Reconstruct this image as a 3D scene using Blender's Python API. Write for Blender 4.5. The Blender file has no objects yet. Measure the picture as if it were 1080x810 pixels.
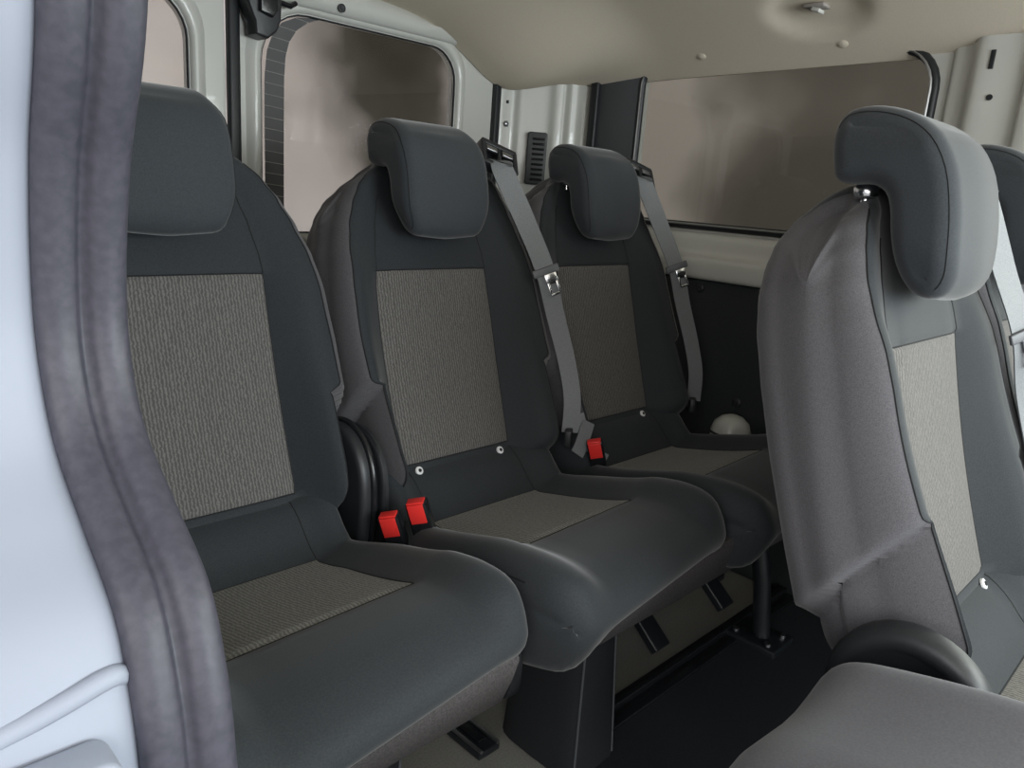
import bpy, bmesh, math, random, mathutils
from mathutils import Vector, Matrix
random.seed(7)
C = bpy.context.scene.collection
# ------------------------------------------------------------------ camera
cam_data = bpy.data.cameras.new('camera')
cam_data.sensor_width = 36.0
cam_data.lens = 800.0 / 1080.0 * 36.0
cam_data.clip_start = 0.02
cam = bpy.data.objects.new('camera', cam_data); C.objects.link(cam)
R3 = Matrix(((0.70884, 0.12369, -0.69444), (-0.7017, 0.22404, -0.67633), (0.07192, 0.9667, 0.2456)))
cam.matrix_world = Matrix.Translation((0, 0, 1.12)) @ R3.to_4x4()
bpy.context.scene.camera = cam
# ------------------------------------------------------------------ world and light
w = bpy.data.worlds.new('sky'); bpy.context.scene.world = w
w.use_nodes = True
nt = w.node_tree; nt.nodes.clear()
wo = nt.nodes.new('ShaderNodeOutputWorld'); bg = nt.nodes.new('ShaderNodeBackground')
tc = nt.nodes.new('ShaderNodeTexCoord'); sp = nt.nodes.new('ShaderNodeSeparateXYZ'); cr = nt.nodes.new('ShaderNodeValToRGB')
nt.links.new(tc.outputs['Generated'], sp.inputs[0]); nt.links.new(sp.outputs['Z'], cr.inputs[0])
cr.color_ramp.elements[0].position = 0.0; cr.color_ramp.elements[0].color = (0.95, 0.93, 0.95, 1)
cr.color_ramp.elements[1].position = 0.7; cr.color_ramp.elements[1].color = (0.72, 0.84, 1.0, 1)
nt.links.new(cr.outputs[0], bg.inputs[0]); nt.links.new(bg.outputs[0], wo.inputs[0])
bg.inputs[1].default_value = 0.34
sl = bpy.data.lights.new('sun', 'SUN'); sl.energy = 1.45; sl.angle = math.radians(60); sl.color = (1.0, 0.97, 0.93)
so = bpy.data.objects.new('sun', sl); C.objects.link(so)
so.rotation_euler = Vector((-1.0, -0.80, 0.50)).to_track_quat('Z', 'Y').to_euler()
def area(name, loc, aim, sx, sy, power, col):
    l = bpy.data.lights.new(name, 'AREA'); l.shape = 'RECTANGLE'; l.size = sx; l.size_y = sy; l.energy = power; l.color = col
    o = bpy.data.objects.new(name, l); C.objects.link(o); o.location = loc
    o.rotation_euler = (Vector(loc) - Vector(aim)).to_track_quat('Z', 'Y').to_euler()
area('windscreen_daylight', (0.95, -1.62, 1.20), (0.95, 1.2, 0.95), 1.5, 0.7, 25.0, (0.90, 0.97, 1.0))
area('side_window_daylight', (1.98, -0.52, 1.30), (0.9, 0.1, 0.9), 1.35, 0.40, 15.0, (0.92, 1.0, 0.97))
vs = bpy.context.scene.view_settings
vs.view_transform = 'Standard'; vs.look = 'None'; vs.gamma = 1; vs.use_curve_mapping = False
vs.exposure = 0.92

# ------------------------------------------------------------------ materials
def principled(name, col, rough=0.6, metal=0.0, sheen=0.0, coat=0.0, spec=0.5):
    m = bpy.data.materials.new(name); m.use_nodes = True
    b = m.node_tree.nodes['Principled BSDF']
    b.inputs['Base Color'].default_value = (*col, 1); b.inputs['Roughness'].default_value = rough
    b.inputs['Metallic'].default_value = metal; b.inputs['Specular IOR Level'].default_value = spec
    b.inputs['Sheen Weight'].default_value = sheen; b.inputs['Sheen Roughness'].default_value = 0.4
    b.inputs['Coat Weight'].default_value = coat
    return m
def noisy(name, c1, c2, scale, rough=0.6, bump=0.1, dist=0.001, detail=3.0, **k):
    m = principled(name, c1, rough, **k); t = m.node_tree; b = t.nodes['Principled BSDF']
    co = t.nodes.new('ShaderNodeTexCoord'); n = t.nodes.new('ShaderNodeTexNoise'); r = t.nodes.new('ShaderNodeValToRGB')
    n.inputs['Scale'].default_value = scale; n.inputs['Detail'].default_value = detail
    t.links.new(co.outputs['Object'], n.inputs['Vector']); t.links.new(n.outputs['Fac'], r.inputs[0])
    r.color_ramp.elements[0].position = 0.35; r.color_ramp.elements[1].position = 0.65
    r.color_ramp.elements[0].color = (*c1, 1); r.color_ramp.elements[1].color = (*c2, 1)
    t.links.new(r.outputs[0], b.inputs['Base Color'])
    if bump:
        bp = t.nodes.new('ShaderNodeBump'); bp.inputs['Strength'].default_value = bump; bp.inputs['Distance'].default_value = dist
        t.links.new(n.outputs['Fac'], bp.inputs['Height']); t.links.new(bp.outputs[0], b.inputs['Normal'])
    return m
def ribbed(name, c1, c2, along, scale=150.0):
    # woven cloth with fine ribs: wave across x broken up by noise
    m = principled(name, c1, 0.85, sheen=0.15, spec=0.25); t = m.node_tree; b = t.nodes['Principled BSDF']
    co = t.nodes.new('ShaderNodeTexCoord')
    wv = t.nodes.new('ShaderNodeTexWave'); wv.wave_type = 'BANDS'; wv.bands_direction = along
    wv.inputs['Scale'].default_value = scale; wv.inputs['Distortion'].default_value = 3.5
    wv.inputs['Detail'].default_value = 1.5; wv.inputs['Detail Scale'].default_value = 3.0
    ns = t.nodes.new('ShaderNodeTexNoise'); ns.inputs['Scale'].default_value = 420.0; ns.inputs['Detail'].default_value = 2
    t.links.new(co.outputs['Object'], wv.inputs['Vector']); t.links.new(co.outputs['Object'], ns.inputs['Vector'])
    mx = t.nodes.new('ShaderNodeMath'); mx.operation = 'MULTIPLY'
    t.links.new(wv.outputs['Fac'], mx.inputs[0]); t.links.new(ns.outputs['Fac'], mx.inputs[1])
    r = t.nodes.new('ShaderNodeValToRGB'); t.links.new(mx.outputs[0], r.inputs[0])
    r.color_ramp.elements[0].position = 0.08; r.color_ramp.elements[1].position = 0.5
    r.color_ramp.elements[0].color = (*c1, 1); r.color_ramp.elements[1].color = (*c2, 1)
    t.links.new(r.outputs[0], b.inputs['Base Color'])
    bp = t.nodes.new('ShaderNodeBump'); bp.inputs['Strength'].default_value = 0.35; bp.inputs['Distance'].default_value = 0.001
    t.links.new(mx.outputs[0], bp.inputs['Height']); t.links.new(bp.outputs[0], b.inputs['Normal'])
    return m
def glass_mat(name, tint, rough=0.02, fac=0.1):
    m = bpy.data.materials.new(name); m.use_nodes = True; t = m.node_tree; t.nodes.clear()
    o = t.nodes.new('ShaderNodeOutputMaterial'); mx = t.nodes.new('ShaderNodeMixShader')
    tr = t.nodes.new('ShaderNodeBsdfTransparent'); gl = t.nodes.new('ShaderNodeBsdfGlossy'); fr = t.nodes.new('ShaderNodeFresnel')
    tr.inputs[0].default_value = (*tint, 1); gl.inputs['Roughness'].default_value = rough; fr.inputs[0].default_value = 1.3
    t.links.new(fr.outputs[0], mx.inputs[0]); t.links.new(tr.outputs[0], mx.inputs[1]); t.links.new(gl.outputs[0], mx.inputs[2])
    t.links.new(mx.outputs[0], o.inputs[0]); return m

M = dict(
    black_cloth=noisy('black_cloth', (0.022, 0.026, 0.030), (0.031, 0.036, 0.040), 500, 0.8, 0.15, 0.0006, sheen=0.25, spec=0.3),
    head_cloth=noisy('head_cloth', (0.034, 0.040, 0.046), (0.044, 0.050, 0.057), 500, 0.8, 0.15, 0.0006, sheen=0.3, spec=0.3),
    side_cloth=noisy('side_cloth', (0.080, 0.078, 0.085), (0.115, 0.112, 0.121), 700, 0.9, 0.25, 0.0006, sheen=0.2, spec=0.2),
    insert_back=ribbed('insert_back', (0.080, 0.077, 0.074), (0.165, 0.158, 0.150), 'X', 60.0),
    insert_cushion_lit=ribbed('insert_cushion_lit', (0.125, 0.122, 0.112), (0.25, 0.242, 0.220), 'X', 60.0),  # backrest weave in a paler tone, light on the cushion tops painted in
    seam=principled('seam', (0.008, 0.009, 0.011), 0.8),
    pale_seam=principled('pale_seam', (0.10, 0.11, 0.12), 0.7),
    valance=noisy('valance', (0.050, 0.046, 0.048), (0.095, 0.088, 0.088), 400, 0.95, 0.4, 0.001),
    black_plastic=noisy('black_plastic', (0.016, 0.018, 0.021), (0.022, 0.024, 0.027), 600, 0.42, 0.08, 0.0004),
    gloss_black=principled('gloss_black', (0.012, 0.013, 0.015), 0.22),
    black_metal=principled('black_metal', (0.014, 0.017, 0.020), 0.32),
    grey_plastic=principled('grey_plastic', (0.10, 0.105, 0.115), 0.4),
    chrome=principled('chrome', (0.75, 0.76, 0.78), 0.18, 1.0),
    steel=principled('steel', (0.42, 0.43, 0.45), 0.33, 1.0),
    stud=principled('stud', (0.78, 0.79, 0.80), 0.3),
    red=principled('red_button', (0.75, 0.035, 0.03), 0.35),
    webbing=None, white=None, headliner=None)
M['webbing'] = noisy('webbing', (0.13, 0.14, 0.15), (0.20, 0.21, 0.22), 900, 0.5, 0.2, 0.0004, spec=0.5)
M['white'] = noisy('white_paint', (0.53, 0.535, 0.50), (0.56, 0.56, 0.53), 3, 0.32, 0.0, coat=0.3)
M['outer_white_dimmed'] = noisy('outer_white_dimmed_paint', (0.30, 0.325, 0.385), (0.32, 0.345, 0.405), 3, 0.55, 0.0, spec=0.25)  # body white darkened against the strong light, sky's blue put into its colour
M['headliner'] = noisy('headliner_cloth', (0.68, 0.605, 0.49), (0.71, 0.635, 0.52), 300, 0.95, 0.1, 0.0005)
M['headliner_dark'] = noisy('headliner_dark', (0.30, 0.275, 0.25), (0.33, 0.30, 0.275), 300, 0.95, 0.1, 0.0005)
M['rubber'] = noisy('rubber', (0.044, 0.044, 0.058), (0.060, 0.058, 0.076), 160, 0.5, 0.12, 0.0008, spec=0.45)
M['seal_black'] = principled('seal_black', (0.012, 0.014, 0.017), 0.45)
M['floor'] = noisy('floor_vinyl', (0.24, 0.24, 0.215), (0.31, 0.30, 0.27), 260, 0.6, 0.1, 0.0008)
M['mat'] = noisy('black_mat', (0.010, 0.012, 0.015), (0.016, 0.018, 0.022), 350, 0.8, 0.2, 0.001)
M['lower_trim'] = noisy('lower_trim', (0.016, 0.020, 0.022), (0.024, 0.028, 0.030), 300, 0.6, 0.1, 0.0006)
M['dots'] = principled('ceramic_frit', (0.085, 0.085, 0.087), 0.6)
M['heater'] = principled('heater_line', (0.32, 0.31, 0.30), 0.5)
M['glass'] = glass_mat('tinted_glass', (0.78, 0.77, 0.755))
M['ground'] = noisy('ground', (0.50, 0.48, 0.45), (0.60, 0.58, 0.54), 3, 0.9, 0.2, 0.01)
M['fold_cloth'] = noisy('fold_cloth', (0.088, 0.088, 0.102), (0.112, 0.112, 0.128), 420, 0.55, 0.12, 0.0008, sheen=0.2, spec=0.45)

def mottled(name, stops, scale, off, grad, rough=0.9):
    m = principled(name, (0.3, 0.3, 0.3), rough, spec=0.1); t = m.node_tree; b = t.nodes['Principled BSDF']
    co = t.nodes.new('ShaderNodeTexCoord'); mp = t.nodes.new('ShaderNodeMapping'); mp.inputs['Location'].default_value = off
    n = t.nodes.new('ShaderNodeTexNoise'); n.inputs['Scale'].default_value = scale; n.inputs['Detail'].default_value = 3.0
    n.inputs['Roughness'].default_value = 0.4
    r = t.nodes.new('ShaderNodeValToRGB')
    e = r.color_ramp.elements
    e[0].position, e[0].color = stops[0][0], (*stops[0][1], 1); e[1].position, e[1].color = stops[-1][0], (*stops[-1][1], 1)
    for p, c in stops[1:-1]:
        x = e.new(p); x.color = (*c, 1)
    t.links.new(co.outputs['Object'], mp.inputs[0]); t.links.new(mp.outputs[0], n.inputs['Vector'])
    dt = t.nodes.new('ShaderNodeVectorMath'); dt.operation = 'DOT_PRODUCT'; dt.inputs[1].default_value = grad[:3]
    t.links.new(co.outputs['Object'], dt.inputs[0])
    a1 = t.nodes.new('ShaderNodeMath'); a1.operation = 'ADD'; a1.use_clamp = True; a1.inputs[1].default_value = grad[3]
    t.links.new(dt.outputs['Value'], a1.inputs[0])
    a2 = t.nodes.new('ShaderNodeMath'); a2.operation = 'MULTIPLY_ADD'; a2.inputs[1].default_value = 0.34
    t.links.new(a1.outputs[0], a2.inputs[0]); t.links.new(n.outputs['Fac'], a2.inputs[2])
    a3 = t.nodes.new('ShaderNodeMath'); a3.operation = 'SUBTRACT'; a3.inputs[1].default_value = 0.17; t.links.new(a2.outputs[0], a3.inputs[0])
    t.links.new(a3.outputs[0], r.inputs[0]); t.links.new(r.outputs[0], b.inputs['Base Color'])
    return m

# ------------------------------------------------------------------ helpers
def link(name, verts, faces, mats, parent=None, midx=None, smooth=True, fix=True):
    me = bpy.data.meshes.new(name); me.from_pydata([tuple(v) for v in verts], [], faces)
    if not isinstance(mats, (list, tuple)): mats = [mats]
    for m in mats: me.materials.append(m)
    if midx:
        for p, i in zip(me.polygons, midx): p.material_index = i
    if fix:
        bm = bmesh.new(); bm.from_mesh(me); bmesh.ops.recalc_face_normals(bm, faces=bm.faces); bm.to_mesh(me); bm.free()
    for p in me.polygons: p.use_smooth = smooth
    if smooth:
        me.set_sharp_from_angle(angle=math.radians(58))
    o = bpy.data.objects.new(name, me); C.objects.link(o)
    if parent: o.parent = parent
    return o
def tag(o, label, cat, group=None):
    o['label'] = label; o['category'] = cat
    if group: o['group'] = group
    return o
def empty(name, loc, label, cat, group=None):
    o = bpy.data.objects.new(name, None); C.objects.link(o); o.location = loc; o.empty_display_size = 0.1
    return tag(o, label, cat, group)
def struct(o):
    o['kind'] = 'structure'; return o

def catmull(pts, n=6, closed=True):
    P = [Vector(p) for p in pts]; out = []; N = len(P)
    rng = range(N) if closed else range(N - 1)
    for i in rng:
        if closed: p0, p1, p2, p3 = P[(i - 1) % N], P[i], P[(i + 1) % N], P[(i + 2) % N]
        else: p0, p1, p2, p3 = P[max(i - 1, 0)], P[i], P[i + 1], P[min(i + 2, N - 1)]
        for k in range(n):
            t = k / n
            out.append(0.5 * ((2 * p1) + (-p0 + p2) * t + (2 * p0 - 5 * p1 + 4 * p2 - p3) * t * t + (-p0 + 3 * p1 - 3 * p2 + p3) * t ** 3))
    if not closed: out.append(P[-1])
    return out
def lerp_table(tab, x):
    if x <= tab[0][0]: return tab[0][1]
    for (a, u), (b, v) in zip(tab, tab[1:]):
        if x <= b:
            t = (x - a) / (b - a) if b > a else 0
            t = t * t * (3 - 2 * t) * 0.5 + t * 0.5
            return u + (v - u) * t
    return tab[-1][1]
def sstep(x):
    x = max(0.0, min(1.0, x)); return x * x * (3 - 2 * x)

class Geo:
    """collects boxes, tubes and grids for one mesh"""
    def __init__(s): s.v = []; s.f = []; s.m = []
    def add(s, v, f, mi=0):
        b = len(s.v); s.v += [Vector(p) for p in v]; s.f += [tuple(i + b for i in q) for q in f]; s.m += [mi] * len(f)
    def box(s, c, d, mi=0, rot=None, bev=0.0):
        bm = bmesh.new(); bmesh.ops.create_cube(bm, size=1)
        for v in bm.verts: v.co = Vector((v.co.x * d[0], v.co.y * d[1], v.co.z * d[2]))
        if bev: bmesh.ops.bevel(bm, geom=bm.edges[:], offset=bev, segments=2, affect='EDGES', profile=0.6)
        if rot: bmesh.ops.rotate(bm, verts=bm.verts, matrix=rot)
        for v in bm.verts: v.co += Vector(c)
        bm.verts.index_update(); s.add([v.co.copy() for v in bm.verts], [[v.index for v in f.verts] for f in bm.faces], mi); bm.free()
    def tube(s, pts, r, n=8, mi=0, flat=1.0, up=None):
        P = [Vector(p) for p in pts]; rings = []; prev = None
        for i, p in enumerate(P):
            t = (P[min(i + 1, len(P) - 1)] - P[max(i - 1, 0)]).normalized()
            if prev is None:
                a = Vector(up) if up else (Vector((0, 0, 1)) if abs(t.z) < 0.9 else Vector((1, 0, 0)))
            else: a = prev
            a = (a - t * a.dot(t)).normalized(); prev = a; b = t.cross(a)
            rr = r[i] if isinstance(r, (list, tuple)) else r
            rings.append([p + a * (math.cos(2 * math.pi * k / n) * rr * flat) + b * (math.sin(2 * math.pi * k / n) * rr) for k in range(n)])
        v = [q for R in rings for q in R]; f = []
        for i in range(len(rings) - 1):
            for k in range(n): f.append((i * n + k, i * n + (k + 1) % n, (i + 1) * n + (k + 1) % n, (i + 1) * n + k))
        f.append(tuple(range(n))); f.append(tuple((len(rings) - 1) * n + k for k in range(n)))
        s.add(v, f, mi)
    def ribbon(s, pts, wdir, width, thick=0.0015, mi=0):
        P = [Vector(p) for p in pts]; v = []; f = []; N = len(P)
        for i, p in enumerate(P):
            t = (P[min(i + 1, N - 1)] - P[max(i - 1, 0)]).normalized()
            wd = wdir[i] if isinstance(wdir, list) else wdir
            wd = Vector(wd); wd = (wd - t * wd.dot(t)).normalized(); nn = t.cross(wd)
            ww = width[i] if isinstance(width, list) else width
            v += [p - wd * ww / 2 - nn * thick, p + wd * ww / 2 - nn * thick, p + wd * ww / 2 + nn * thick, p - wd * ww / 2 + nn * thick]
        for i in range(N - 1):
            for k in range(4): f.append((4 * i + k, 4 * i + (k + 1) % 4, 4 * i + 4 + (k + 1) % 4, 4 * i + 4 + k))
        f.append((0, 1, 2, 3)); f.append(tuple(4 * (N - 1) + k for k in range(4)))
        s.add(v, f, mi)
    def lathe(s, c, axis, prof, n=20, mi=0):
        ax = Vector(axis).normalized(); a = ax.orthogonal().normalized(); b = ax.cross(a); c = Vector(c); v = []; f = []
        for (r, h) in prof:
            for k in range(n): v.append(c + ax * h + (a * math.cos(2 * math.pi * k / n) + b * math.sin(2 * math.pi * k / n)) * max(r, 1e-5))
        for i in range(len(prof) - 1):
            for k in range(n): f.append((i * n + k, i * n + (k + 1) % n, (i + 1) * n + (k + 1) % n, (i + 1) * n + k))
        f.append(tuple(range(n))); f.append(tuple((len(prof) - 1) * n + k for k in range(n)))
        s.add(v, f, mi)
    def prism(s, prof, x0, x1, r=0.0, steps=4, mi=0, axis=0):
        """closed outline in (y,z) carried from x0 to x1 with its rims rounded by r"""
        P = [Vector(p) for p in prof]; N = len(P)
        area = sum(P[i].x * P[(i + 1) % N].y - P[(i + 1) % N].x * P[i].y for i in range(N))
        sg = 1 if area > 0 else -1
        nr = []
        for i in range(N):
            t = (P[(i + 1) % N] - P[i - 1]).normalized(); nr.append(Vector((-t.y, t.x)) * sg)   # inward
        sl = []
        if r > 0:
            for k in range(steps + 1):
                a = math.pi / 2 * k / steps; sl.append((x0 + r * (1 - math.cos(a)) * (1 if x1 > x0 else -1), r * (1 - math.sin(a))))
            sl += [(x1 + x0 - x, i) for x, i in reversed(sl)]
        else: sl = [(x0, 0), (x1, 0)]
        v = []; f = []
        for x, ins in sl:
            for i in range(N):
                q = P[i] + nr[i] * ins
                v.append((x, q.x, q.y) if axis == 0 else (q.x, x, q.y))
        for j in range(len(sl) - 1):
            for i in range(N): f.append((j * N + i, j * N + (i + 1) % N, (j + 1) * N + (i + 1) % N, (j + 1) * N + i))
        f.append(tuple(range(N))); f.append(tuple((len(sl) - 1) * N + i for i in range(N)))
        s.add(v, f, mi)
    def build(s, name, mats, parent=None, smooth=True):
        return link(name, s.v, s.f, mats, parent, s.m, smooth)

# ------------------------------------------------------------------ upholstered body with a woven centre panel
def pad(name, prof, wfun, wi, rim, bump, ins, parent, mats, insert_mat, warp=None, side_mat=True, seams=(), nin=9, nout=11, groove=0.003, med=None, medw=None):
    """prof: closed dense outline (y,z). wfun(i)->(wl,wr). ins=(i0,i1) index range of the woven panel.
    bump(u,i)->outward offset where u = distance beyond the panel edge."""
    N = len(prof)
    area = sum(prof[i].x * prof[(i + 1) % N].y - prof[(i + 1) % N].x * prof[i].y for i in range(N)); sg = -1 if area > 0 else 1
    nrm = []
    for i in range(N):
        t = (prof[(i + 1) % N] - prof[i - 1]).normalized(); nrm.append(Vector((-t.y, t.x)) * sg)     # outward
    ss = []
    for k in range(nout): ss.append(('l', 1 - math.sin(math.pi / 2 * k / nout) if False else 1 - k / nout))
    for k in range(nin): ss.append(('c', -1 + 2 * k / (nin - 1)))
    for k in range(nout): ss.append(('r', (k + 1) / nout))
    S = len(ss); V = [[None] * N for _ in range(S)]; U = [[None] * N for _ in range(S)]
    for j, (z, t) in enumerate(ss):
        for i in range(N):
            wl, wr = wfun(i); wie = min(wi, 0.62 * wl, 0.62 * wr)
            if z == 'c': x = wie * t; rel = abs(x) / (wl if x < 0 else wr)
            else:
                W = wl if z == 'l' else wr; e = math.sin(math.pi / 2 * t)
                x = wie + (W - wie) * e; rel = x / W; x = -x if z == 'l' else x
            W = wl if x < 0 else wr
            d = max(0.0, (abs(x) - (W - rim)) / rim)
            inset = rim * (1 - math.sqrt(max(0.0, 1 - min(1, d) ** 2)))
            off = -inset + bump(abs(x) - wie, i, 1 if x > 0 else -1) * (1 - min(1, d) ** 3 * 0.6)
            if ins and groove:
                on_v = (j == nout or j == nout + nin - 1) and ins[0] <= i <= ins[1]
                on_h = i in ins and nout <= j <= nout + nin - 1
                if on_v or on_h: off -= groove
            p = prof[i] + nrm[i] * off
            q = Vector((x, p.x, p.y)); U[j][i] = q.copy()
            if warp: q = warp(q, i, rel)
            V[j][i] = q
    main = Geo(); mv = [q for col in V for q in col]; mf = []; mm = []; inf = []
    for j in range(S - 1):
        for i in range(N):
            i2 = (i + 1) % N; q = (j * N + i, j * N + i2, (j + 1) * N + i2, (j + 1) * N + i)
            if ins and nout <= j < nout + nin - 1 and ins[0] <= i < ins[1]: inf.append(q); continue
            mf.append(q)
            edge = j < 5 or j >= S - 6
            mm.append(1 if (side_mat and (edge or (side_mat == 'back' and not (ins_front(i, N))))) else 0)
    def medial(i):
        if med: return med(i)
        return prof[i] - nrm[i] * (rim + 0.003)
    for col, sd in ((0, -1), (S - 1, 1)):
        prev = [col * N + i for i in range(N)]
        for tt in ([k_ / 14 for k_ in range(1, 15)] if med else ()):
            cur = []
            for i in range(N):
                wl, wr = wfun(i); base = Vector((U[col][i].y, U[col][i].z)); m_ = medial(i); p = base.lerp(m_, tt)
                if medw: wm = medw(i, sd); wl = wl + (wm - wl) * math.sin(math.pi / 2 * tt); wr = wr + (wm - wr) * math.sin(math.pi / 2 * tt)
                x = (wr if sd > 0 else -wl) + sd * (0.007 * sstep(tt) if med else 0.0)
                q = Vector((x, p.x, p.y))
                if warp: q = warp(q, i, 1.0)
                cur.append(len(mv)); mv.append(q)
            for i in range(N):
                i2 = (i + 1) % N; mf.append((prev[i], prev[i2], cur[i2], cur[i])); mm.append(1 if side_mat else 0)
            prev = cur
        if not med:
            for tri in mathutils.geometry.tessellate_polygon([[Vector((mv[k].y, mv[k].z, 0)) for k in prev]]):
                mf.append(tuple(prev[t_] for t_ in tri)); mm.append(1 if side_mat else 0)
    main.v = mv; main.f = mf; main.m = mm
    o = main.build(name, mats, parent)
    if inf:
        used = sorted({k for f in inf for k in f}); mp = {k: n for n, k in enumerate(used)}
        lip = [mv[k] for k in used]
        link('insert_panel', lip, [tuple(mp[k] for k in f) for f in inf], insert_mat, o)
    for sname, spec, rad, mt in seams:
        for kind, a, b0, b1 in spec:
            if kind == 'col': pts = [V[a][i % N] for i in range(b0, b1 + 1)]
            else: pts = [V[j][a] for j in range(b0, b1 + 1)]
            g = Geo(); g.tube(pts, rad, 5); g.build(sname, mt, o)
    return o, V
def ins_front(i, N): return True

# side outline of a backrest: (y,z) relative to the seat reference (front foot of the backrest, floor)
LEAN = math.radians(17); DY, DZ = math.sin(LEAN), math.cos(LEAN)
def back_pt(h, q):     # h along the back, q forwards
    return Vector((h * DY - q * DZ, h * DZ + q * DY))
Y0, Z0 = 0.985, 0.575      # where the backrest's front foot stands for the rear row
HB = 0.630
def build_backrest(parent, cx, wl=0.232, wr=0.238, belt_side=False):
    # control outline, front face going up then the rear going down
    front = [(0.0, -0.035), (0.0, -0.012), (0.015, 0.0)]
    hs = [0.04, 0.065] + [0.065 + (0.413 - 0.065) * k / 14 for k in range(1, 15)] + [0.44, 0.47, 0.50, 0.53, 0.56, 0.585]
    pts = [back_pt(h, q) for h, q in front]
    i0 = None
    for h in hs:
        if abs(h - 0.065) < 1e-6: i0 = len(pts)
        if abs(h - 0.413) < 1e-6: i1 = len(pts)
        pts.append(back_pt(h, -0.006 * math.sin(math.pi * min(1, max(0, (h - 0.065) / 0.35))) if h < 0.42 else -0.002 * (h - 0.42) / 0.14 * 3))
    for h, q in [(0.606, -0.016), (0.620, -0.032), (0.627, -0.052), (0.622, -0.078), (0.602, -0.105), (0.570, -0.128), (0.52, -0.140), (0.47, -0.143)]:
        pts.append(back_pt(h, q))
    for k in range(1, 12): pts.append(back_pt(0.47 - 0.39 * k / 11, -0.143 + 0.012 * k / 11))
    for h, q in [(0.055, -0.128), (0.035, -0.118), (0.02, -0.10), (0.006, -0.08), (0.0, -0.055)]: pts.append(back_pt(h, q))
    n = 5
    prof = catmull(pts, n)
    i0 *= n; i1 *= n
    def hof(i):
        p = prof[i]; return p.x * DY + p.y * DZ
    def qof(i):
        p = prof[i]; return -p.x * DZ + p.y * DY
    prof = [p + Vector((Y0, Z0)) for p in prof]
    tab = [(0, .88), (.04, .94), (.10, .98), (.2, 1.0), (.3, 1.005), (.38, .985), (.44, .945), (.49, .88), (.53, .80), (.56, .71), (.59, .58), (.61, .46), (.63, .36)]
    tabr = tab if not belt_side else [(0, .88), (.04, .94), (.10, .98), (.2, 1.0), (.3, 1.005), (.38, .99), (.44, .965), (.49, .93), (.53, .88), (.56, .83), (.59, .77), (.61, .68), (.63, .52)]
    hh = [(p - Vector((Y0, Z0))).dot(Vector((DY, DZ))) for p in prof]
    qq = [(p - Vector((Y0, Z0))).dot(Vector((-DZ, DY))) for p in prof]
    def wfun(i):
        return wl * lerp_table(tab, hh[i]), wr * lerp_table(tabr, hh[i])
    def bump(u, i, sd):
        if qq[i] < -0.05: return 0.0
        f = sstep(u / 0.06); amt = (0.024 + 0.040 * (1 - sstep((hh[i] - 0.02) / 0.40))) * sstep((hh[i] + 0.01) / 0.08) * (1 - 0.8 * sstep((hh[i] - 0.36) / 0.16))
        amt *= sstep((qq[i] + 0.05) / 0.04)
        return amt * f - 0.004 * math.exp(-((u - 0.0) / 0.01) ** 2) * (1 if u >= 0 else 0)
    def warp(q, i, rel):
        dd = Vector((q.y - Y0, q.z - Z0)); h, qf = dd.dot(Vector((DY, DZ))), dd.dot(Vector((-DZ, DY)))
        hc = 0.195 + (qf + 0.0) * 0.75
        m = sstep((hc - h) / 0.009)
        x = q.x * (1 - 0.115 * m * sstep((rel - 0.75) / 0.2))
        y = q.y; z = q.z
        y -= 0.022 * m * sstep((-qf - 0.06) / 0.04)
        # soft fold above the crease
        g = math.exp(-((h - hc + 0.003) / 0.006) ** 2) * sstep((rel - 0.8) / 0.15); x *= 1 - 0.05 * g
        return Vector((x + cx, y, z))
    S = 9 + 22; sm = []
    N = len(prof)
    seamA = [('col', 5, i0 - 6, i1 + 30)]; seamB = [('col', 25, i0 - 6, i1 + 30)]
    o, V = pad('backrest', prof, wfun, 0.135, 0.034, bump, (i0, i1), parent, [M['black_cloth'], M['side_cloth']], M['insert_back'], warp=warp, med=lambda i: Vector((Y0, Z0)) + back_pt(min(max(hh[i], .06), .50), -.065), medw=lambda i, sd: (wr * lerp_table(tabr, min(max(hh[i], .06), .50)) if sd > 0 else wl * lerp_table(tab, min(max(hh[i], .06), .50))),
               seams=[('seam', seamA + seamB, 0.0013, M['seam']),
                      ('panel_seam', [('col', 11, i1, i1 + 23), ('col', 19, i1, i1 + 23), ('row', i1, 11, 19), ('row', i0, 11, 19), ('col', 11, i0, i1), ('col', 19, i0, i1)], 0.0014, M['seam'])])
    return o, V, prof
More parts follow.
